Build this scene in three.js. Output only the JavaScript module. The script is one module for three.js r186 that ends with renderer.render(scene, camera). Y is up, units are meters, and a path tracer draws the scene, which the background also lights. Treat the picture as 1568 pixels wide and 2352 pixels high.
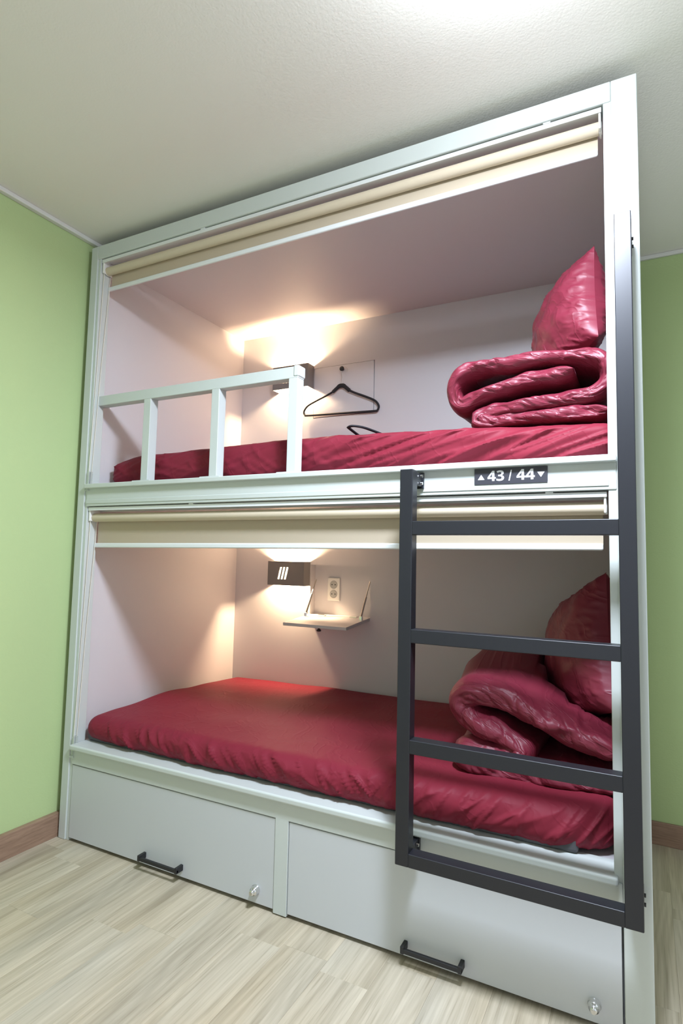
import * as THREE from 'three';
import { RoundedBoxGeometry } from 'three/addons/geometries/RoundedBoxGeometry.js';
import { TextGeometry } from 'three/addons/geometries/TextGeometry.js';
import { FontLoader } from 'three/addons/loaders/FontLoader.js';
import { ImprovedNoise } from 'three/addons/math/ImprovedNoise.js';
import { mergeGeometries, mergeVertices } from 'three/addons/utils/BufferGeometryUtils.js';
import { RectAreaLightUniformsLib } from 'three/addons/lights/RectAreaLightUniformsLib.js';

/* ------------------------------------------------------------------ camera, light, exposure */
const scene = new THREE.Scene();
scene.background = new THREE.Color(0x000000);
const camera = new THREE.PerspectiveCamera(2 * Math.atan(1176 / 1340.447) * 180 / Math.PI, 1568 / 2352, 0.05, 30);
camera.position.set(2.0936, 1.1321, 1.648);
camera.rotation.order = 'YXZ';
camera.rotation.set(0.0800, 0.4774, 0.0218);
const renderer = new THREE.WebGLRenderer({ antialias: true });
renderer.toneMapping = THREE.LinearToneMapping;
renderer.toneMappingExposure = 1.0;
renderer.shadowMap.enabled = true;
RectAreaLightUniformsLib.init();

const CEIL = 2.493, WALL_L = -0.032, WALL_B = -1.163, WALL_R = 3.3, WALL_F = 2.6;
const LAMP = [1.90, CEIL, 0.67];                         // the round ceiling lamp just above the frame
const ceilingPanel = new THREE.RectAreaLight(new THREE.Color(0.85, 0.945, 1.12), 235, 0.30, 0.30);
ceilingPanel.position.set(LAMP[0], CEIL - 0.126, LAMP[2]);
ceilingPanel.rotation.x = -Math.PI / 2;
ceilingPanel.name = 'ceiling_lamp_panel';
scene.add(ceilingPanel);
const ceilingGlow = new THREE.PointLight(new THREE.Color(0.85, 0.945, 1.12), 1.3);
ceilingGlow.position.set(LAMP[0], CEIL - 0.085, LAMP[2]);
ceilingGlow.castShadow = true; ceilingGlow.shadow.radius = 1.5; ceilingGlow.name = 'ceiling_lamp_glow';
scene.add(ceilingGlow);
const WARM = new THREE.Color(1.0, 0.70, 0.42), SCONCE = 2.4;

/* ------------------------------------------------------------------ helpers */
const perlin = new ImprovedNoise();
const noise = (x, y = 0, z = 0) => perlin.noise(x + 37.3, y + 11.7, z + 5.1);
const fbm = (x, y, z = 0, o = 4) => { let s = 0, a = 0.5, f = 1; for (let i = 0; i < o; i++) { s += a * noise(x * f, y * f, z * f); a *= 0.5; f *= 2.03; } return s; };
let seed = 12345; const rnd = () => { seed = (seed * 1664525 + 1013904223) >>> 0; return seed / 4294967296; };
const clamp = (v, a = 0, b = 1) => Math.min(b, Math.max(a, v));
const smooth = (a, b, v) => { const t = clamp((v - a) / (b - a)); return t * t * (3 - 2 * t); };

const taken = {};
function numbered(n) { if (!(n in taken)) { taken[n] = 0; return n; } return n + '_' + String(++taken[n]).padStart(3, '0'); }
const solid = (o) => { o.castShadow = true; o.receiveShadow = true; return o; };
// a Group at the base of a thing; its parts are given in room coordinates and moved to the base
const bases = new Map();
function thing(name, label, category, at, group) {
  const g = new THREE.Group(); g.name = numbered(name); g.position.set(...at); g.userData = { label, category };
  if (group) g.userData.group = group;
  bases.set(g, at); scene.add(g); return g;
}
function part(name, geo, mat, parent, label) {
  const list = Array.isArray(geo) ? geo : [geo];
  const g = list.length > 1 ? mergeGeometries(list.map((x) => { const y = x.index ? x.toNonIndexed() : x; for (const k of Object.keys(y.attributes)) if (!['position', 'normal', 'uv'].includes(k)) y.deleteAttribute(k); y.clearGroups(); return y; })) : list[0];
  const at = bases.get(parent) || [0, 0, 0];
  g.translate(-at[0], -at[1], -at[2]);
  const m = solid(new THREE.Mesh(g, mat)); m.name = name; if (label) m.userData.label = label;
  bases.set(m, at); parent.add(m); return m;
}
function structure(name, geo, mat) {
  const g = Array.isArray(geo) ? mergeGeometries(geo.map((x) => (x.index ? x.toNonIndexed() : x))) : geo;
  const m = solid(new THREE.Mesh(g, mat)); m.name = name; m.userData = { kind: 'structure' }; bases.set(m, [0, 0, 0]); scene.add(m); return m;
}
function box(x0, x1, y0, y1, z0, z1, r = 0) {
  const w = x1 - x0, h = y1 - y0, d = z1 - z0;
  const g = r > 0 ? new RoundedBoxGeometry(w, h, d, 2, Math.min(r, w / 2.01, h / 2.01, d / 2.01)) : new THREE.BoxGeometry(w, h, d);
  return g.translate((x0 + x1) / 2, (y0 + y1) / 2, (z0 + z1) / 2);
}
function rod(a, b, r, r2 = r, seg = 12) {
  const A = new THREE.Vector3(...a), B = new THREE.Vector3(...b), d = B.clone().sub(A);
  const g = new THREE.CylinderGeometry(r2, r, d.length(), seg);
  g.applyQuaternion(new THREE.Quaternion().setFromUnitVectors(new THREE.Vector3(0, 1, 0), d.clone().normalize()));
  return g.translate(...A.add(B).multiplyScalar(0.5).toArray());
}
function panelWithHole(x0, x1, y0, y1, hole, zBack, depth) {
  const s = new THREE.Shape([[x0, y0], [x1, y0], [x1, y1], [x0, y1]].map((p) => new THREE.Vector2(...p)));
  const [a, b, c, d] = hole;
  s.holes.push(new THREE.Path([[a, c], [a, d], [b, d], [b, c]].map((p) => new THREE.Vector2(...p))));
  return new THREE.ExtrudeGeometry(s, { depth, bevelEnabled: false }).translate(0, 0, zBack);
}
const curve = (pts, closed = false, tension = 0.5) => new THREE.CatmullRomCurve3(pts.map((p) => new THREE.Vector3(...p)), closed, 'catmullrom', tension);

/* ------------------------------------------------------------------ textures and materials */
function dataTexture(w, h, fn, srgb) {
  const d = new Uint8Array(w * h * 4);
  for (let j = 0; j < h; j++) for (let i = 0; i < w; i++) { const c = fn(i / w, j / h), k = (j * w + i) * 4; d[k] = clamp(c[0]) * 255; d[k + 1] = clamp(c[1]) * 255; d[k + 2] = clamp(c[2]) * 255; d[k + 3] = 255; }
  const t = new THREE.DataTexture(d, w, h); t.wrapS = t.wrapT = THREE.RepeatWrapping; t.magFilter = THREE.LinearFilter; t.minFilter = THREE.LinearMipmapLinearFilter; t.generateMipmaps = true;
  if (srgb) t.colorSpace = THREE.SRGBColorSpace; t.needsUpdate = true; return t;
}
// oak-look vinyl: u across the board, v along it; one tile is 1.2 m x 2.4 m
const oakMap = dataTexture(1024, 1024, (u, v) => {
  const warp = 0.9 * fbm(u * 5, v * 2.4, 1.3, 3);
  const broad = fbm(u * 14 + warp * 1.5, v * 2.2 + warp, 4.2, 3);
  const rings = Math.sin((u * 34 + 7 * fbm(u * 4, v * 1.6, 8.8, 3)) * 6.283);
  const fine = fbm(u * 150, v * 9, 2.2, 3), pore = Math.max(0, fbm(u * 300, v * 16, 9.1, 2) - 0.08);
  const streak = Math.pow(clamp(fbm(u * 26 + warp * 2, v * 1.7 + warp * 0.6, 14.5, 3) * 2.2), 1.5);
  const t = 0.66 + 0.40 * broad + 0.05 * rings + 0.30 * fine - 0.7 * pore - 0.32 * streak;
  const k = fbm(u * 7, v * 3, 20, 2);
  return [0.52 + 0.30 * t + 0.04 * k, 0.475 + 0.30 * t + 0.01 * k, 0.39 + 0.30 * t - 0.03 * k];
}, true);
const brownMap = dataTexture(512, 128, (u, v) => {
  const a = fbm(u * 6, v * 26 + fbm(u * 4, v * 5, 3) * 2, 6.6, 4), b = fbm(u * 30, v * 90, 1.1, 2);
  const t = 0.5 + 0.55 * a + 0.25 * b; return [0.46 + 0.24 * t, 0.36 + 0.22 * t, 0.29 + 0.20 * t];
}, true);
// fine relief, one tile is half a metre
const clothRelief = dataTexture(512, 512, (u, v) => {
  const c = (x, y, z) => fbm(x, y, z, 3);
  const w = 0.6 * c(u * 4, v * 4, 7.7);
  const crease = Math.pow(1 - Math.min(1, Math.abs(c(u * 9 + w * 2 + v * 4, v * 3.5 + w, 2.5)) * 5), 3);
  const s = 0.45 + 0.30 * c(u * 7 + w, v * 7, 1.2) + 0.32 * crease; return [s, s, s];
});
const orangePeel = dataTexture(256, 256, (u, v) => { const s = 0.5 + 0.5 * fbm(u * 40, v * 40, 3.3, 3); return [s, s, s]; });
const per = (t, x, y) => { const c = t.clone(); c.repeat.set(x, y); c.needsUpdate = true; return c; };
const lin = (r, g, b) => new THREE.Color().setRGB(r, g, b);
const std = (color, roughness, more = {}) => new THREE.MeshPhysicalMaterial({ color, roughness, ...more });

const M = {
  green: std(lin(0.46, 0.585, 0.28), 0.85, { bumpMap: per(orangePeel, 4, 4), bumpScale: 0.0006 }),
  ceiling: std(lin(0.82, 0.80, 0.74), 0.92, { bumpMap: per(orangePeel, 4, 4), bumpScale: 0.0006 }),
  plaster: std(lin(0.78, 0.78, 0.78), 0.9),
  trim: std(lin(0.70, 0.70, 0.66), 0.6),
  base: std(0xffffff, 0.55, { map: brownMap }),
  oak: std(0xffffff, 0.48, { map: oakMap }),
  subfloor: std(lin(0.35, 0.33, 0.30), 0.9),
  frame: std(lin(0.56, 0.60, 0.575), 0.42),
  board: std(lin(0.55, 0.57, 0.585), 0.45),
  laminate: std(lin(0.62, 0.60, 0.615), 0.5),
  edge: std(lin(0.62, 0.64, 0.63), 0.5),
  dark: std(lin(0.012, 0.012, 0.012), 0.8),
  ladder: std(lin(0.012, 0.013, 0.017), 0.40),
  black: std(lin(0.014, 0.014, 0.016), 0.5),
  flock: std(lin(0.010, 0.010, 0.014), 0.75),
  chrome: std(lin(0.80, 0.80, 0.80), 0.12, { metalness: 1 }),
  steel: std(lin(0.62, 0.60, 0.56), 0.3, { metalness: 1 }),
  clear: std(lin(0.85, 0.88, 0.86), 0.25, { transmission: 0.75, thickness: 0, ior: 1.49 }),
  blind: std(lin(0.60, 0.51, 0.38), 0.8, { bumpMap: per(orangePeel, 6, 6), bumpScale: 0.0003 }),
  blindCloth: std(lin(0.60, 0.51, 0.38), 0.95, { transmission: 0.3, thickness: 0 }),
  alu: std(lin(0.72, 0.74, 0.74), 0.4),
  bead: std(lin(0.80, 0.77, 0.66), 0.5),
  plastic: std(lin(0.80, 0.79, 0.75), 0.4),
  sheet: std(lin(0.20, 0.020, 0.036), 0.55, { bumpMap: per(clothRelief, 1.5, 1.5), bumpScale: 0.0022, specularIntensity: 0.28 }),
  duvet: std(lin(0.175, 0.018, 0.036), 0.46, { bumpMap: per(clothRelief, 2.0, 2.0), bumpScale: 0.0035, specularIntensity: 0.8, sheen: 0.15, sheenRoughness: 0.4, sheenColor: lin(0.9, 0.4, 0.55) }),
  base_cloth: std(lin(0.08, 0.08, 0.085), 0.9),
  frosted: std(lin(0.85, 0.85, 0.83), 1.0, { transmission: 0.85, thickness: 0 }),
  sconce: std(lin(0.20, 0.19, 0.19), 0.5),
  print: std(lin(0.85, 0.86, 0.88), 0.6),
  signplate: std(lin(0.035, 0.035, 0.045), 0.45),
  bulb: std(0xffffff, 0.4, { emissive: WARM.clone(), emissiveIntensity: 14 }),
  lamp: std(0xffffff, 0.4, { emissive: new THREE.Color(0.93, 0.97, 1.0), emissiveIntensity: 7 }),
};

/* ------------------------------------------------------------------ the room */
function metreUV(g) {                                     // uv in metres from the way each face points
  const p = g.attributes.position, n = g.attributes.normal, uv = new Float32Array(p.count * 2);
  for (let i = 0; i < p.count; i++) {
    const ax = Math.abs(n.getX(i)), ay = Math.abs(n.getY(i)), az = Math.abs(n.getZ(i));
    if (ax >= ay && ax >= az) { uv[2 * i] = p.getZ(i); uv[2 * i + 1] = p.getY(i); } else if (ay >= az) { uv[2 * i] = p.getX(i); uv[2 * i + 1] = p.getZ(i); } else { uv[2 * i] = p.getX(i); uv[2 * i + 1] = p.getY(i); }
  }
  g.setAttribute('uv', new THREE.BufferAttribute(uv, 2)); return g;
}
const T = 0.12;
structure('wall_left', metreUV(box(WALL_L - T, WALL_L, -0.1, CEIL + 0.1, WALL_B - T, WALL_F + T)), M.green);
structure('wall_back', metreUV(box(WALL_L, WALL_R, -0.1, CEIL + 0.1, WALL_B - T, WALL_B)), M.green);
structure('wall_right', metreUV(box(WALL_R, WALL_R + T, -0.1, CEIL + 0.1, WALL_B - T, WALL_F + T)), M.plaster);
structure('wall_front', metreUV(box(WALL_L, WALL_R, -0.1, CEIL + 0.1, WALL_F, WALL_F + T)), M.plaster);
structure('ceiling', metreUV(box(WALL_L, WALL_R, CEIL, CEIL + 0.1, WALL_B, WALL_F)), M.ceiling);
const floor = structure('floor', metreUV(box(WALL_L, WALL_R, -0.10, -0.008, WALL_B, WALL_F)), M.subfloor);
{ // boards run towards the bed, staggered
  const PW = 0.146, PL = 1.22, GAP = 0.00015, variants = [];
  const mk = (len, u0, v0, flip) => {
    const g = box(-PW / 2 + GAP, PW / 2 - GAP, -0.008, 0, -len / 2 + GAP, len / 2 - GAP, 0.0003);
    const p = g.attributes.position, uv = new Float32Array(p.count * 2);
    for (let i = 0; i < p.count; i++) { uv[2 * i] = u0 + flip * p.getX(i) / 1.2; uv[2 * i + 1] = v0 + flip * p.getZ(i) / 2.4; }
    g.setAttribute('uv', new THREE.BufferAttribute(uv, 2)); return g;
  };
  for (let k = 0; k < 12; k++) variants.push([rnd(), rnd(), rnd() < 0.5 ? 1 : -1]);   // where on the printed sheet a board is cut
  const cache = {};
  let col = 0;
  for (let x = WALL_L; x < WALL_R - 0.01; x += PW, col++) {
    let z = WALL_B - PL * ((col * 0.37) % 1);
    while (z < WALL_F) {
      const a = Math.max(z, WALL_B), b = Math.min(z + PL, WALL_F); z += PL;
      if (b - a < 0.02) continue;
      const wide = x + PW <= WALL_R;
      if (!wide) continue;
      const v = Math.floor(rnd() * 12), key = v + '_' + (b - a).toFixed(3);
      if (!cache[key]) cache[key] = mk(b - a, ...variants[v]);
      const m = solid(new THREE.Mesh(cache[key], M.oak)); m.name = 'plank'; m.position.set(x + PW / 2, 0, (a + b) / 2); floor.add(m);
    }
  }
}
const baseUV = (g, along) => { const p = g.attributes.position, uv = new Float32Array(p.count * 2); for (let i = 0; i < p.count; i++) { uv[2 * i] = (along === 'z' ? p.getZ(i) : p.getX(i)) / 0.8; uv[2 * i + 1] = p.getY(i) / 0.2; } g.setAttribute('uv', new THREE.BufferAttribute(uv, 2)); return g; };
structure('baseboard_left', baseUV(box(WALL_L, WALL_L + 0.022, 0, 0.092, WALL_B, WALL_F, 0.002), 'z'), M.base);
structure('baseboard_back', baseUV(box(WALL_L + 0.022, WALL_R, 0, 0.090, WALL_B, WALL_B + 0.011, 0.002), 'x'), M.base);
structure('trim_1', box(WALL_L, WALL_L + 0.024, CEIL - 0.018, CEIL, WALL_B, WALL_F, 0.004), M.trim);
structure('trim_2', box(WALL_L + 0.024, WALL_R, CEIL - 0.018, CEIL, WALL_B, WALL_B + 0.014, 0.004), M.trim);

/* ------------------------------------------------------------------ the built-in bunk bed */
const W = 2.10, H = 2.446, BACK = -1.05;
const bed = thing('bunk_bed', 'pale grey built-in two-tier bunk bed with storage doors and guard rail against green wall', 'bunk bed', [1.05, 0, -0.5]);
part('post', [box(0, 0.040, 0, H, -0.06, 0, 0.003), box(0.038, 0.055, 0.0, H - 0.03, -0.06, -0.005, 0.002)], M.frame, bed);
part('post', [box(2.036, W, 0, H, -0.06, 0, 0.003), box(2.0165, 2.038, 0.295, H - 0.03, -0.06, -0.003, 0.002)], M.frame, bed);
part('top_rail', box(0.040, 2.036, 2.388, H, -0.06, 0, 0.003), M.frame, bed);
// middle beam with projecting ledge
part('middle_beam', [box(0.0535, 2.036, 1.325, 1.40, -0.05, 0, 0.003), box(0.0535, 2.018, 1.335, 1.352, -0.02, 0.0025, 0.002)], M.frame, bed);
part('ledge', box(0.056, 2.037, 1.397, 1.416, -0.085, 0.018, 0.004), M.frame, bed);
part('lower_beam', box(0.0535, 2.036, 0.294, 0.356, -0.05, 0, 0.003), M.frame, bed);
part('ledge', box(0.056, 2.026, 0.352, 0.374, -0.085, 0.018, 0.007), M.frame, bed);
part('side_panel', box(0.004, 0.030, 0.0, 2.43, BACK - 0.02, -0.058), M.laminate, bed);
part('side_panel', box(2.070, 2.096, 0.0, 2.43, BACK - 0.02, -0.058), M.laminate, bed);
part('bunk_ceiling', box(0.030, 2.070, 2.397, 2.42, BACK - 0.02, -0.058), M.laminate, bed);
part('bunk_platform', box(0.030, 2.070, 1.330, 1.408, BACK - 0.02, -0.06), M.laminate, bed);
part('bunk_platform', box(0.030, 2.070, 0.310, 0.368, BACK - 0.02, -0.06), M.laminate, bed);
const HU = [0.512, 0.873, 1.888, 2.166], HL = [0.522, 0.872, 0.838, 1.098];
part('back_panel', panelWithHole(0.030, 2.070, 1.408, 2.397, HU, BACK - 0.02, 0.02), M.laminate, bed);
part('back_panel', panelWithHole(0.030, 2.070, 0.368, 1.330, HL, BACK - 0.02, 0.02), M.laminate, bed);
function niche([a, b, c, d]) {
  return [box(a - 0.012, b + 0.012, c - 0.012, d + 0.012, BACK - 0.062, BACK - 0.05), box(a - 0.012, a, c - 0.012, d + 0.012, BACK - 0.05, BACK - 0.02), box(b, b + 0.012, c - 0.012, d + 0.012, BACK - 0.05, BACK - 0.02),
    box(a, b, c - 0.012, c, BACK - 0.05, BACK - 0.02), box(a, b, d, d + 0.012, BACK - 0.05, BACK - 0.02)];
}
part('niche', niche(HU), M.laminate, bed);
part('niche', niche(HL), M.laminate, bed);
const hatch = part('hatch_door', box(HU[0] + 0.0018, HU[1] - 0.0035, HU[2] + 0.003, HU[3] - 0.0015, BACK - 0.016, BACK + 0.0005, 0.001), M.laminate, bed, 'closed flush hatch with black knob');
const knob = (x, y, z) => new THREE.LatheGeometry([[0, 0.024], [0.010, 0.023], [0.013, 0.019], [0.012, 0.014], [0.006, 0.010], [0.006, 0]].map((p) => new THREE.Vector2(...p)), 20).rotateX(Math.PI / 2).translate(x, y, z);
part('knob', knob(0.690, 2.138, BACK), M.black, hatch);
// the lower hatch hangs open as a little shelf
const flap = part('hatch_door', (() => { const g = box(HL[0] + 0.002, HL[1] - 0.002, -0.015, 0, 0, 0.262, 0.001); g.rotateX(0.085); return g.translate(0, HL[2] + 0.001, BACK + 0.0005); })(), M.laminate, bed, 'open hatch folded down as a small shelf');
part('knob', (() => { const g = knob(0, 0, 0).scale(0.9, 0.9, 0.8).rotateX(Math.PI / 2); return g.translate(0.700, 0.800, -0.835); })(), M.black, flap);
for (const x of [0.540, 0.853]) {
  const low = [x + 0.004, HL[2] + 0.012, BACK + 0.075], high = [x + 0.010, 1.02, BACK - 0.012], mid = [0, 1, 2].map((i) => low[i] * 0.45 + high[i] * 0.55);
  const s = part('gas_stay', [rod(low, mid, 0.0055), rod(mid, high, 0.003)], M.steel, bed, 'thin metal lid stay');
  part('stay_foot', [box(low[0] - 0.008, low[0] + 0.008, HL[2] - 0.009, HL[2] + 0.015, low[2] - 0.008, low[2] + 0.008, 0.003)], M.chrome, s);
}
for (const x of [0.605, 0.79]) part('hinge', [box(x - 0.02, x + 0.02, HL[2] - 0.002, HL[2] + 0.006, BACK - 0.012, BACK + 0.03, 0.002)], M.chrome, bed);
// guard rail: three posts on small feet, a top bar into the side panel, a plastic cap on its free corner
const guard = part('guard_rail', box(0.030, 1.043, 1.755, 1.797, -0.075, -0.034, 0.003), M.frame, bed);
for (const [a, b] of [[0.317, 0.354], [0.664, 0.700], [1.005, 1.042]]) {
  part('guard_post', box(a, b, 1.424, 1.756, -0.075, -0.034, 0.002), M.frame, guard);
  part('guard_foot', box(a - 0.034, b + 0.024, 1.415, 1.4255, -0.082, -0.022, 0.002), M.frame, guard);
}
part('corner_cap', box(1.025, 1.0465, 1.760, 1.8000, -0.078, -0.031, 0.005), M.frame, guard, 'plastic corner cap');
// storage below: two lift-up fronts, a mullion between them
part('mullion', box(1.0255, 1.0750, 0.004, 0.297, -0.05, 0, 0.0015), M.frame, bed);
part('plinth', box(0.057, 2.034, 0, 0.02, -0.056, -0.044), M.board, bed);
part('storage_back', box(0.057, 2.038, 0.02, 0.294, -0.058, -0.046), M.board, bed);
function storageDoor(x0, x1, hx0, hx1, kx) {
  const d = part('storage_door', box(x0, x1, 0.013, 0.291, -0.022, -0.003, 0.0015), M.board, bed);
  const y0 = 0.036, y1 = 0.053, h = [box(hx0, hx1, y0 + 0.002, y1 - 0.003, 0.020, 0.030, 0.002)];
  for (const x of [hx0, hx1 - 0.011]) h.push(box(x, x + 0.011, y0, y1 + 0.003, -0.004, 0.0305, 0.002));
  part('pull_handle', h, M.black, d, 'black bar handle');
  const prof = [[0, 0.030], [0.006, 0.0295], [0.0085, 0.026], [0.009, 0.020], [0.0125, 0.018], [0.0145, 0.010], [0.0135, 0.006], [0.016, 0.004], [0.016, 0]];
  const k = part('lock', new THREE.LatheGeometry(prof.map((p) => new THREE.Vector2(...p)), 28).rotateX(Math.PI / 2).translate(kx, 0.056, -0.003), M.chrome, d, 'shiny round lock');
  part('lock_core', [new THREE.CylinderGeometry(0.0055, 0.0055, 0.002, 16).rotateX(Math.PI / 2).translate(kx, 0.056, 0.0275), box(kx - 0.001, kx + 0.001, 0.052, 0.060, 0.027, 0.0290)], M.steel, k);
}
storageDoor(0.0575, 1.0235, 0.462, 0.648, 0.957);
storageDoor(1.0770, 2.0310, 1.470, 1.645, 1.968);

/* ------------------------------------------------------------------ roller blinds */
function blind(label, top, drop, chainEnd) {
  const g = thing('roller_blind', label, 'blind', [1.03, top - drop, -0.05], 'roller blinds rolled up in the bunk openings');
  const yc = top - 0.0415, zc = -0.036, r = 0.0175, zf = zc - r + 0.001;
  part('head_rail', [box(0.059, 2.012, top - 0.0135, top, -0.011, -0.008), box(0.059, 2.012, top - 0.003, top, -0.064, -0.010), box(0.059, 2.012, top - 0.016, top, -0.064, -0.061)], M.alu, g);
  for (const x of [0.6, 1.86]) part('clip', box(x, x + 0.02, top, top + 0.0035, -0.04, -0.006), M.alu, g);
  part('tube', rod([0.068, yc, zc], [2.004, yc, zc], r, r, 28), M.blind, g);
  for (const [a, b] of [[0.059, 0.0675], [2.0045, 2.011]]) part('end_bracket', [box(a, b, yc - 0.015, top, -0.062, -0.011, 0.003), rod([a, yc, zc], [b + 0.001, yc, zc], 0.016, 0.016, 20)], M.plastic, g);
  // fabric and its bottom bar hang a hand's breadth down, a little higher at one end
  const yb = (x) => top - drop + 0.013 * x / 2;
  const fab = box(0.072, 2.000, 0, 1, zf - 0.0004, zf + 0.0004);
  { const p = fab.attributes.position; for (let i = 0; i < p.count; i++) { const b = yb(p.getX(i)) + 0.008; p.setY(i, b + p.getY(i) * (yc - b)); } fab.computeVertexNormals(); }
  part('fabric', fab, M.blindCloth, g, 'cream fabric');
  const bar = new RoundedBoxGeometry(1.945, 0.019, 0.011, 3, 0.005); bar.rotateZ(0.0065); bar.translate(1.0275, yb(1.0275) + 0.0095, zf);
  part('bottom_bar', bar, M.alu, g, 'white bottom bar');
  const xs = 0.0625, ze = 0.000, yq = chainEnd;
  const pts = [[xs, yc, zc + 0.017], [xs, yc + 0.012, zc + 0.012], [xs, yc + 0.017, zc], [xs, yc + 0.012, zc - 0.012], [xs, yc, zc - 0.017], [xs - 0.002, (yc + yq) / 2, -0.030], [xs - 0.003, yq + 0.03, -0.014], [xs - 0.003, yq, -0.007], [xs - 0.003, yq + 0.03, 0.000], [xs - 0.002, (yc + yq) / 2, -0.010]];
  part('chain', new THREE.TubeGeometry(curve(pts, true, 0.3), 240, 0.0012, 6, true), M.bead, g, 'thin ivory bead chain');
  part('chain_guide', [box(0.0550, 0.0660, yq - 0.045, yq + 0.030, -0.016, 0.004, 0.002), box(0.045, 0.0675, yq - 0.052, yq - 0.044, -0.018, 0.008, 0.002)], M.clear, g, 'clear plastic chain guide');
}
blind('cream roller blind rolled up across the top of the upper bunk', 2.3845, 0.1225, 1.440);
blind('cream roller blind rolled up below the beam of the lower bunk', 1.3215, 0.1655, 0.372);

/* ------------------------------------------------------------------ ladder */
{
  const g = thing('ladder', 'black square-tube metal ladder bolted to the front of the bunk bed', 'ladder', [1.78, 0.308, 0.08]);
  const z0 = 0.061, z1 = 0.101;
  part('stile', box(1.479, 1.5175, 0.308, 1.391, z0, z1, 0.0025), M.ladder, g);
  part('stile', box(2.0420, 2.0815, 0.308, 2.010, z0, z1, 0.0025), M.ladder, g, 'longer stile rising as a grab pole');
  for (const [a, b] of [[1.2035, 1.2425], [0.9035, 0.9415], [0.605, 0.6425], [0.308, 0.3435]]) part('rung', box(1.5165, 2.0430, a, b, z0, z1 - 0.0003, 0.0025), M.ladder, g);
  const bolt = (x, y, z) => new THREE.CylinderGeometry(0.0045, 0.0045, 0.006, 10).rotateZ(Math.PI / 2).translate(x, y, z);
  for (const [x0, x1, yc, zb] of [[1.483, 1.5135, 1.369, 0.0005], [1.483, 1.5135, 0.328, 0.0005], [2.046, 2.0775, 1.962, 0.0005], [2.046, 2.0775, 0.346, 0.0005]]) {
    const b = part('bracket', [box(x0, x1, yc - 0.019, yc + 0.019, 0.009, z0 + 0.002, 0.002), box(x0 - 0.003, x1 + 0.004, yc - 0.024, yc + 0.024, zb, 0.010, 0.001)], M.ladder, g);
    part('bolt', [bolt(x1 + 0.005, yc + 0.010, 0.028), bolt(x1 + 0.005, yc - 0.011, 0.028)], x0 < 1.6 ? M.chrome : M.black, b);
  }
}

/* ------------------------------------------------------------------ bunk number plate */
{
  const font = await new FontLoader().loadAsync('fonts/droid/droid_sans_bold.typeface.json');
  const g = thing('number_sign', 'dark plate reading 43 / 44 with arrows on the bunk beam', 'sign', [1.768, 1.350, 0.0035]);
  part('plate', box(1.6685, 1.8675, 1.3500, 1.3955, 0.0001, 0.0045, 0.0008), M.signplate, g);
  const text = (s, x0, x1, y0, y1) => { const t = new TextGeometry(s, { font, size: 1, depth: 0.02, curveSegments: 6, bevelEnabled: false }); t.computeBoundingBox(); const b = t.boundingBox; t.translate(-b.min.x, -b.min.y, 0); t.scale((x1 - x0) / (b.max.x - b.min.x), (y1 - y0) / (b.max.y - b.min.y), 0.02); return t.translate(x0, y0, 0.0044); };
  const tri = (pts) => new THREE.ExtrudeGeometry(new THREE.Shape(pts.map((p) => new THREE.Vector2(...p))), { depth: 0.0004, bevelEnabled: false }).translate(0, 0, 0.0044);
  part('lettering', [text('43', 1.7060, 1.7520, 1.3595, 1.3890), text('/', 1.7640, 1.7735, 1.3590, 1.3890), text('44', 1.7860, 1.8345, 1.3600, 1.3895), tri([[1.6785, 1.3640], [1.6975, 1.3640], [1.6880, 1.3785]]), tri([[1.8410, 1.3800], [1.8600, 1.3800], [1.8505, 1.3655]])], M.print, g, 'white numbers and arrows');
}

/* ------------------------------------------------------------------ wall lamps in the bunks */
function sconce(label, x0, x1, y0, y1) {
  const zf = -0.985, zb = BACK, cx = (x0 + x1) / 2, cy = (y0 + y1) / 2;
  const g = thing('wall_lamp', label, 'lamp', [cx, y0, zb], 'box lamps in the bunks');
  const s = new THREE.Shape([[x0, y0], [x1, y0], [x1, y1], [x0, y1]].map((p) => new THREE.Vector2(...p)));
  for (let k = 0; k < 3; k++) { const a = x0 + 0.063 + k * 0.020; s.holes.push(new THREE.Path([[a, y0 + 0.032], [a + 0.015, y0 + 0.096], [a + 0.0265, y0 + 0.096], [a + 0.0115, y0 + 0.032]].map((p) => new THREE.Vector2(...p)))); }
  part('front_plate', new THREE.ExtrudeGeometry(s, { depth: 0.003, bevelEnabled: false }).translate(0, 0, zf - 0.003), M.sconce, g, 'grey plate with three slanted slots');
  part('side_plate', box(x0, x0 + 0.003, y0, y1, zb, zf - 0.003), M.sconce, g);
  part('side_plate', box(x1 - 0.003, x1, y0, y1, zb, zf - 0.003), M.sconce, g);
  part('slot_diffuser', box(x0 + 0.055, x0 + 0.145, y0 + 0.024, y0 + 0.104, zf - 0.0065, zf - 0.0035), M.frosted, g, 'frosted sheet behind the slots');
  part('mount', box(x0 + 0.003, x1 - 0.003, cy - 0.03, cy + 0.03, zb, zb + 0.004), M.sconce, g);
  part('socket', rod([x0 + 0.003, cy, -1.016], [cx - 0.030, cy, -1.016], 0.012, 0.012, 16), M.plastic, g);
  part('bulb', new THREE.CapsuleGeometry(0.0165, 0.045, 6, 16).rotateZ(Math.PI / 2).translate(cx + 0.004, cy, -1.016), M.bulb, g, 'glowing warm bulb');
  const l = new THREE.PointLight(WARM, SCONCE); l.position.set(cx + 0.004 - cx, cy - y0, -1.016 - zb); l.castShadow = true; l.shadow.radius = 0.9; l.name = 'bulb_light'; g.add(l);
}
sconce('grey slotted box lamp glowing beside the closed hatch in the upper bunk', 0.285, 0.510, 2.053, 2.180);
sconce('grey slotted box lamp glowing beside the open hatch in the lower bunk', 0.292, 0.518, 0.985, 1.112);

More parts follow.
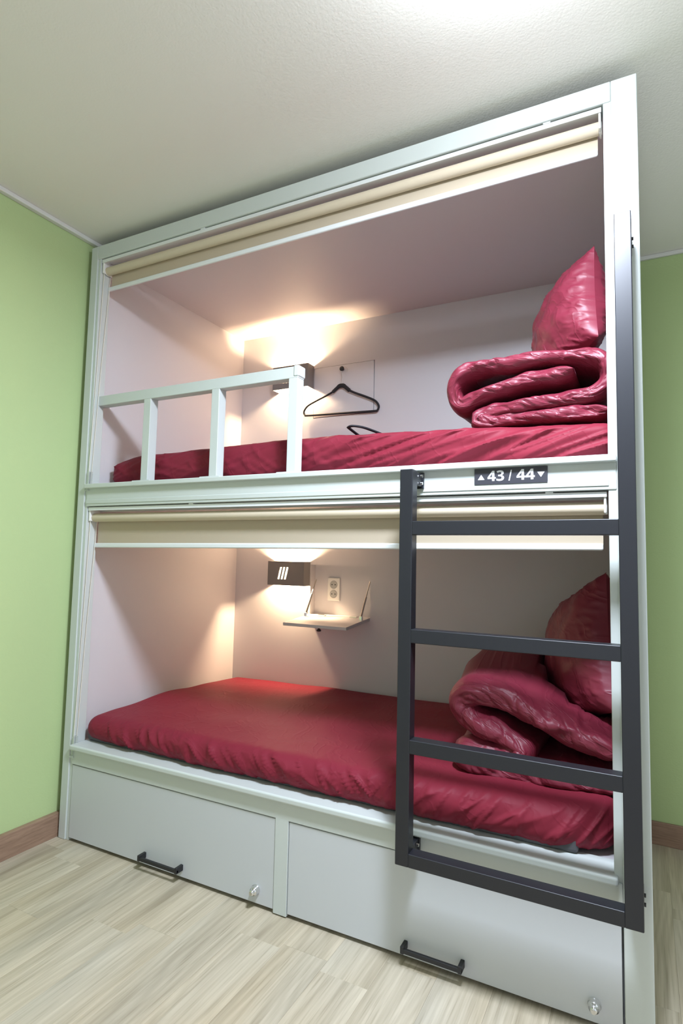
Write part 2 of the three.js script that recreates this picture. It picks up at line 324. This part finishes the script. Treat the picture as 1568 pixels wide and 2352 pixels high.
/* ------------------------------------------------------------------ power outlet in the open niche */
{
  const z = BACK - 0.05;
  const g = thing('power_outlet', 'white double power outlet in the open niche of lower bunk', 'outlet', [0.640, 0.910, z]);
  part('faceplate', box(0.603, 0.675, 0.911, 1.030, z, z + 0.008, 0.003), M.plastic, g);
  for (const cy of [0.995, 0.946]) {
    const o = part('outlet_well', [new THREE.TorusGeometry(0.0200, 0.0018, 8, 28).translate(0.639, cy, z + 0.008), new THREE.CylinderGeometry(0.0185, 0.0185, 0.0012, 28).rotateX(Math.PI / 2).translate(0.639, cy, z + 0.0079)], std(lin(0.45, 0.45, 0.43), 0.5), g, 'round grey socket');
    part('pin_hole', [-1, 1].map((s) => new THREE.CylinderGeometry(0.003, 0.003, 0.001, 12).rotateX(Math.PI / 2).translate(0.639 + s * 0.0095, cy, z + 0.0087)), M.dark, o);
  }
}

/* ------------------------------------------------------------------ soft things */
function finish(g) { const m = mergeVertices(g, 1e-6); m.computeVertexNormals(); return m; }
function mattress(x0, x1, y0, y1, z0, z1, r, shape) {
  const w = x1 - x0, h = y1 - y0, d = z1 - z0, nx = Math.round(w / 0.008), nz = Math.round(d / 0.016), ny = 22;
  const g = new THREE.BoxGeometry(w, h, d, nx, ny, nz); g.deleteAttribute('uv'); g.deleteAttribute('normal');
  const m = mergeVertices(g, 1e-6), p = m.attributes.position, uv = new Float32Array(p.count * 2), q = new THREE.Vector3(), c = new THREE.Vector3(), n = new THREE.Vector3();
  for (let i = 0; i < p.count; i++) {
    q.fromBufferAttribute(p, i);
    const rx = 0.05, ry = r, rz = r;
    c.set(clamp(q.x, -w / 2 + rx, w / 2 - rx), clamp(q.y, -h / 2 + ry, h / 2 - ry), clamp(q.z, -d / 2 + rz, d / 2 - rz));
    n.set((q.x - c.x) / rx, (q.y - c.y) / ry, (q.z - c.z) / rz); if (n.lengthSq() > 0) n.normalize();
    q.set(c.x + n.x * rx, c.y + n.y * ry, c.z + n.z * rz);
    q.x += (x0 + x1) / 2; q.y += (y0 + y1) / 2; q.z += (z0 + z1) / 2;
    shape(q, n);
    p.setXYZ(i, q.x, q.y, q.z); uv[2 * i] = q.x; uv[2 * i + 1] = q.y - q.z;
  }
  m.setAttribute('uv', new THREE.BufferAttribute(uv, 2)); m.computeVertexNormals(); return m;
}
const crease = (v) => Math.pow(Math.max(0, 1 - Math.abs(v) * 7), 1.4);
const ridge = (v) => Math.pow(1 - Math.min(1, Math.abs(v) * 3.2), 2);
{ // upper mattress
  const x0 = 0.050, x1 = 2.048, y0 = 1.4082, y1 = 1.548, z0 = -1.035, z1 = -0.108;
  const g = thing('mattress', 'mattress in burgundy fitted sheet on the upper bunk behind the guard rail', 'mattress', [1.05, y0, -0.56]);
  const bow = (x) => 0.020 * Math.exp(-Math.pow((x - 0.95) / 0.55, 2)) - 0.014 * smooth(1.5, 2.05, x) - 0.02 * (1 - smooth(0.05, 0.22, x));
  part('fitted_sheet', mattress(x0, x1, y0 + 0.004, y1, z0, z1, 0.055, (q, n) => {
    const up = smooth(y0, y1, q.y), front = smooth(-0.2, -0.12, q.z);
    q.y += bow(q.x) * up + 0.006 * noise(q.x * 5, q.z * 5) * up - 0.026 * up * smooth(-0.16, -0.30, q.z);
    const s = q.x * 0.9 + (q.y - y0) * 1.6;
    const sl = q.x * 0.75 - (q.y - y0) * 2.4;                                  // folds pulled towards the ends
    const wr = (ridge(noise(sl * 7, s * 1.3, 3.3)) * 0.016 + 0.010 * ridge(noise(sl * 13, s * 1.8, 6.1))) * (0.35 + 0.65 * smooth(0.8, 1.5, q.x)) + 0.016 * noise(sl * 4, s * 1.2, 8) + 0.006 * crease(noise(s * 12, q.y * 9, 4)) * (1 - smooth(1.1, 1.5, q.x));
    q.z += front * wr * (0.35 + 0.65 * smooth(y0, y0 + 0.06, q.y));
    q.y += (1 - front) * up * 0.004 * noise(q.x * 14, q.z * 14, 2);
  }), M.sheet, g, 'dark red satin sheet');
  part('mattress_base', box(x0 + 0.012, x1 - 0.02, y0, y0 + 0.06, z0 + 0.02, z1 - 0.02, 0.012), M.base_cloth, g);
}
{ // lower mattress
  const x0 = 0.060, x1 = 2.050, y0 = 0.3745, y1 = 0.478, z0 = -1.044, z1 = -0.040;
  const g = thing('mattress', 'mattress in burgundy fitted sheet on the lower bunk above the storage doors', 'mattress', [1.05, y0, -0.54]);
  part('fitted_sheet', mattress(x0, x1, y0 + 0.004, y1, z0, z1, 0.048, (q, n) => {
    const up = smooth(y0, y1, q.y), front = smooth(-0.20, -0.10, q.z), cx = (q.x - 0.05) / 2, mid = Math.sin(Math.PI * clamp((q.z - z0) / (z1 - z0)));
    q.y += up * (0.020 * mid + 0.022 * (cx - 0.35) + 0.006 * noise(q.x * 4, q.z * 4));
    q.z += 0.012 * Math.sin(Math.PI * clamp(cx)) * front - 0.055 * Math.pow(smooth(1.78, 2.05, q.x), 2) * front;
    q.x -= 0.03 * smooth(-0.3, -0.05, q.z) * smooth(1.9, 2.05, q.x);
    const s = q.x * 1.0 - (q.y - y0) * 0.8 * Math.sign(q.x - 1.35);
    q.z += front * (0.010 * ridge(fbm(s * 7, q.x * 1.5 - q.y * 3, 1.7, 2)) + 0.008 * crease(noise(s * 13, q.x * 1.5 + q.y * 4, 9)) + 0.006 * crease(noise(s * 21, q.x * 2 - q.y * 5, 5)) + 0.010 * noise(s * 5, q.y * 3, 3)) * smooth(0.05, 0.3, q.x);
    q.y += up * (1 - front) * 0.006 * noise(q.x * 1.6 + q.z * 3, q.z * 4 - q.x, 5.5);
  }), M.sheet, g, 'dark red satin sheet');
  part('mattress_base', box(x0 + 0.01, x1 - 0.12, y0, y0 + 0.05, z0 + 0.02, z1 - 0.014, 0.012), M.base_cloth, g);
}
// where each pillow leans: centre, width, height, thickness, lean, turn, roll
const PILLOW_UP = [[1.888, 1.915, -0.36], 0.37, 0.335, 0.19, -0.10, 0.55, -0.24], PILLOW_LOW = [[1.915, 0.835, -0.48], 0.46, 0.42, 0.22, -0.08, 0.42, -0.34];
const puffAt = (u, v) => Math.pow(clamp(1 - Math.pow(Math.abs(u), 2.4)), 0.55) * Math.pow(clamp(1 - Math.pow(Math.abs(v), 2.4)), 0.55);
function pressedBy([at, w, h, t, lean, turn, roll]) {          // lowers a point until it lies outside the pillow
  const inv = new THREE.Matrix4().compose(new THREE.Vector3(...at), new THREE.Quaternion().setFromEuler(new THREE.Euler(roll, turn, lean, 'YXZ')), new THREE.Vector3(1, 1, 1)).invert(), q = new THREE.Vector3();
  return (x, y, z) => { for (let k = 0; k < 80; k++) { q.set(x, y, z).applyMatrix4(inv); const u = q.z / (w / 2), v = q.y / (h / 2); if (Math.abs(u) < 1 && Math.abs(v) < 1 && Math.abs(q.x) < t / 2 * puffAt(u, v) + 0.012) y -= 0.005; else break; } return y; };
}
// a quilt: a thick soft strip folded along a path in x, y and laid out in depth
function quilt(path, thick, zFront, zBack, opt = {}) {
  const c = curve(path.map(([x, y]) => [x, y, 0]), false, 0.5), NS = opt.ns || 260, NV = 72, pos = [], uv = [], idx = [];
  const len = c.getLength(), d = zFront - zBack, lift = opt.lift || (() => [0, 0]);
  for (let i = 0; i <= NS; i++) {
    const t = i / NS, P = c.getPointAt(t), Tn = c.getTangentAt(t), nx = -Tn.y, ny = Tn.x, s = t * len;
    const end = Math.sqrt(clamp(1 - Math.pow(1 - Math.min(1, t / 0.035), 2), 0.02)) * Math.sqrt(clamp(1 - Math.pow(1 - Math.min(1, (1 - t) / 0.035), 2), 0.02));
    for (let j = 0; j <= NV; j++) {
      const a = j / NV * 2 * Math.PI, hh = d / 2, rr = thick / 2;
      const ca = Math.cos(a), sa = Math.sin(a), pw = (v, e) => Math.sign(v) * Math.pow(Math.abs(v), e);
      let zz = hh * pw(ca, 0.42), nn = rr * end * pw(sa, 0.75);
      const edge = Math.pow(Math.abs(ca), 6);
      const pleat = noise(s * 17 + 1.6 * noise(s * 7, sa), sa * 1.3, opt.seed || 0), broad = noise(s * 9, zz * 7 + sa * 0.8, (opt.seed || 0) + 4);
      const fine = ridge(noise(s * 24 + sa * 1.5, sa * 1.6, (opt.seed || 0) + 9));
      const k = 1 + (0.36 * pleat - 0.13 * fine) * (0.3 + 0.7 * edge) + 0.34 * broad;
      nn *= k; zz += 0.026 * edge * noise(s * 8, 3, opt.seed || 0) + 0.012 * pleat * edge - 0.007 * fine * edge;
      const z = (zFront + zBack) / 2 + zz, o = lift(z, t, P);
      pos.push(P.x + nx * nn + o[0], P.y + ny * nn + o[1], z); uv.push(s, j / NV * (2 * d + 2 * thick));
      if (i < NS && j < NV) { const q = i * (NV + 1) + j; idx.push(q, q + NV + 1, q + 1, q + 1, q + NV + 1, q + NV + 2); }
    }
  }
  const cap = (row, flip) => { const b = row * (NV + 1), n0 = pos.length / 3; let x = 0, y = 0, z = 0; for (let j = 0; j < NV; j++) { x += pos[(b + j) * 3]; y += pos[(b + j) * 3 + 1]; z += pos[(b + j) * 3 + 2]; } pos.push(x / NV, y / NV, z / NV); uv.push(uv[b * 2], 0); for (let j = 0; j < NV; j++) flip ? idx.push(n0, b + j + 1, b + j) : idx.push(n0, b + j, b + j + 1); };
  cap(0, false); cap(NS, true);
  const g = new THREE.BufferGeometry(); g.setAttribute('position', new THREE.Float32BufferAttribute(pos, 3)); g.setAttribute('uv', new THREE.Float32BufferAttribute(uv, 2)); g.setIndex(idx);
  if (opt.press) { const p = g.attributes.position; for (let i = 0; i < p.count; i++) p.setY(i, opt.press(p.getX(i), p.getY(i), p.getZ(i))); }
  if (opt.floorY !== undefined) { const p = g.attributes.position; for (let i = 0; i < p.count; i++) { const f = opt.floorY(p.getX(i), p.getZ(i)); if (p.getY(i) < f) p.setY(i, f); } }
  g.computeVertexNormals();
  { const n = g.attributes.normal; for (let i = 0; i <= NS; i++) { const a = i * (NV + 1), b = a + NV; const v = [0, 1, 2].map((k) => n.array[a * 3 + k] + n.array[b * 3 + k]), l = Math.hypot(...v) || 1; for (let k = 0; k < 3; k++) n.array[a * 3 + k] = n.array[b * 3 + k] = v[k] / l; } }
  return g;
}
{
  const at = [1.78, 1.54, -0.4];
  const d = solid(new THREE.Mesh(quilt([[1.925, 1.694], [1.80, 1.690], [1.66, 1.662], [1.585, 1.636], [1.560, 1.680], [1.585, 1.732], [1.65, 1.750], [1.75, 1.748], [1.875, 1.745], [1.960, 1.742], [2.005, 1.715], [2.010, 1.668], [1.975, 1.630], [1.914, 1.617], [1.791, 1.612], [1.69, 1.602], [1.635, 1.583], [1.67, 1.569], [1.791, 1.572], [1.953, 1.572], [2.02, 1.572]], 0.062, -0.13, -0.66, { seed: 1.5, press: pressedBy(PILLOW_UP), floorY: () => 1.546 }).translate(-at[0], -at[1], -at[2]), M.duvet));
  d.position.set(...at); d.name = numbered('folded_duvet'); d.userData = { label: 'burgundy satin duvet rolled in layers on the upper bunk under a pillow', category: 'duvet' }; scene.add(d);
}
{
  const at = [1.78, 0.49, -0.4];
  const d = solid(new THREE.Mesh(quilt([[2.03, 0.618], [1.911, 0.645], [1.797, 0.693], [1.695, 0.722], [1.62, 0.724], [1.578, 0.698], [1.592, 0.660], [1.641, 0.632], [1.708, 0.610], [1.772, 0.576], [1.70, 0.552], [1.62, 0.548], [1.60, 0.530], [1.70, 0.518], [1.86, 0.520], [2.02, 0.525]], 0.102, -0.15, -0.72, { seed: 6.5, press: pressedBy(PILLOW_LOW), lift: (z, t) => [0, smooth(-0.24, -0.55, z) * 0.07 * (1 - smooth(0.3, 0.6, t))], floorY: (x, z) => 0.489 + 0.018 * Math.sin(Math.PI * clamp((z + 1.04) / 1.0)) }).translate(-at[0], -at[1], -at[2]), M.duvet));
  d.position.set(...at); d.name = numbered('folded_duvet'); d.userData = { label: 'crumpled burgundy satin duvet on the lower bunk behind the ladder', category: 'duvet' }; scene.add(d);
}
function pillow(w, h, t, sd) {                               // lies in the local y (height), z (width) plane; puffs along x
  const N = 64, pos = [], uv = [], idx = [];
  for (const side of [1, -1]) {
    const b = pos.length / 3;
    for (let i = 0; i <= N; i++) for (let j = 0; j <= N; j++) {
      const u = -1 + 2 * i / N, v = -1 + 2 * j / N;
      const z = u * w / 2 * (1 - 0.05 * (1 - v * v) * u * u), y = v * h / 2 * (1 - 0.05 * (1 - u * u) * v * v);
      const puff = puffAt(u, v);
      const rim = Math.pow(Math.max(Math.abs(u), Math.abs(v)), 4);
      const wr = 0.010 * noise(u * 3.5, v * 3.5, sd) + 0.012 * rim * ridge(noise(u * 6 + v * 3, v * 6 - u * 2, sd + 3)) * (1 - Math.pow(Math.max(Math.abs(u), Math.abs(v)), 20));
      pos.push(side * (t / 2 * puff + wr * Math.min(1, puff * 3)), y, z); uv.push(z, y);
      if (i < N && j < N) { const q = b + i * (N + 1) + j; side > 0 ? idx.push(q, q + 1, q + N + 1, q + 1, q + N + 2, q + N + 1) : idx.push(q, q + N + 1, q + 1, q + 1, q + N + 1, q + N + 2); }
    }
  }
  const g = new THREE.BufferGeometry(); g.setAttribute('position', new THREE.Float32BufferAttribute(pos, 3)); g.setAttribute('uv', new THREE.Float32BufferAttribute(uv, 2)); g.setIndex(idx); g.computeVertexNormals(); return g;
}
function addPillow(label, at, w, h, t, lean, turn, roll, sd) {
  const m = solid(new THREE.Mesh(pillow(w, h, t, sd), M.duvet)); m.name = numbered('pillow'); m.rotation.set(roll, turn, lean, 'YXZ'); m.position.set(...at);
  m.userData = { label, category: 'pillow' }; scene.add(m);
}
addPillow('burgundy satin pillow standing on the folded duvet in the upper bunk', ...PILLOW_UP, 2.2);
addPillow('burgundy satin pillow leaning in the shaded end of the lower bunk', ...PILLOW_LOW, 7.2);

/* ------------------------------------------------------------------ clothes hangers */
function hangerGeo() {                                       // in x, y; apex of the neck at the origin
  const body = curve([[-0.018, -0.004, 0], [0, 0.000, 0], [0.018, -0.004, 0], [0.040, -0.028, 0], [0.075, -0.048, 0], [0.150, -0.078, 0], [0.200, -0.102, 0], [0.222, -0.130, 0], [0.216, -0.150, 0], [0.195, -0.155, 0], [0, -0.155, 0], [-0.195, -0.155, 0], [-0.216, -0.150, 0], [-0.222, -0.130, 0], [-0.200, -0.102, 0], [-0.150, -0.078, 0], [-0.075, -0.048, 0], [-0.040, -0.028, 0]], true, 0.5);
  const neck = curve([[-0.05, -0.037, 0], [-0.02, -0.013, 0], [0, -0.008, 0], [0.02, -0.013, 0], [0.05, -0.037, 0]]);
  const g = [new THREE.TubeGeometry(body, 260, 0.0058, 8, true).scale(1, 1, 0.75), new THREE.TubeGeometry(neck, 40, 0.010, 8, false).scale(1, 1, 0.45)];
  const hook = new THREE.TubeGeometry(curve([[0, -0.004, 0], [0, 0.040, 0], [-0.004, 0.062, 0], [0.004, 0.088, 0], [0.020, 0.0915, 0], [0.031, 0.080, 0], [0.030, 0.068, 0]]), 60, 0.0013, 6, false);
  return [g, hook];
}
function hanger(label, at, rot, hookScale = 1) {
  const [g, hook] = hangerGeo();
  const t = thing('clothes_hanger', label, 'hanger', [0, 0, 0]); t.position.set(...at); t.rotation.set(...rot, 'YXZ');
  part('body', g, M.flock, t, 'black velvet hanger body'); part('hook', hook, M.steel, t, 'thin wire hook');
  return t;
}
hanger('black velvet hanger hanging from the hatch knob in the upper bunk', [0.690, 2.052, BACK + 0.017], [0, 0, -0.035]);
{
  const h = hanger('black hanger lying on the upper mattress with one end raised', [1.325, 1.570, -0.385], [0, 0, 0]), a = 0.13;
  h.quaternion.setFromRotationMatrix(new THREE.Matrix4().makeBasis(new THREE.Vector3(0, Math.sin(a), Math.cos(a)), new THREE.Vector3(1, 0, 0), new THREE.Vector3(0, Math.cos(a), -Math.sin(a))));
}

/* ------------------------------------------------------------------ ceiling lamp, just above the frame */
{
  const g = thing('ceiling_lamp', 'round white ceiling lamp glowing above the foot of the bunk ladder', 'lamp', LAMP);
  part('lamp_base', new THREE.CylinderGeometry(0.185, 0.185, 0.016, 48).translate(LAMP[0], CEIL - 0.008, LAMP[2]), M.plastic, g);
  part('diffuser', new THREE.LatheGeometry([[0, -0.122], [0.08, -0.119], [0.14, -0.108], [0.18, -0.088], [0.20, -0.060], [0.205, -0.036], [0.200, -0.016]].map((p) => new THREE.Vector2(...p)), 64).translate(LAMP[0], CEIL, LAMP[2]), M.lamp, g, 'glowing white diffuser');
}

renderer.render(scene, camera);
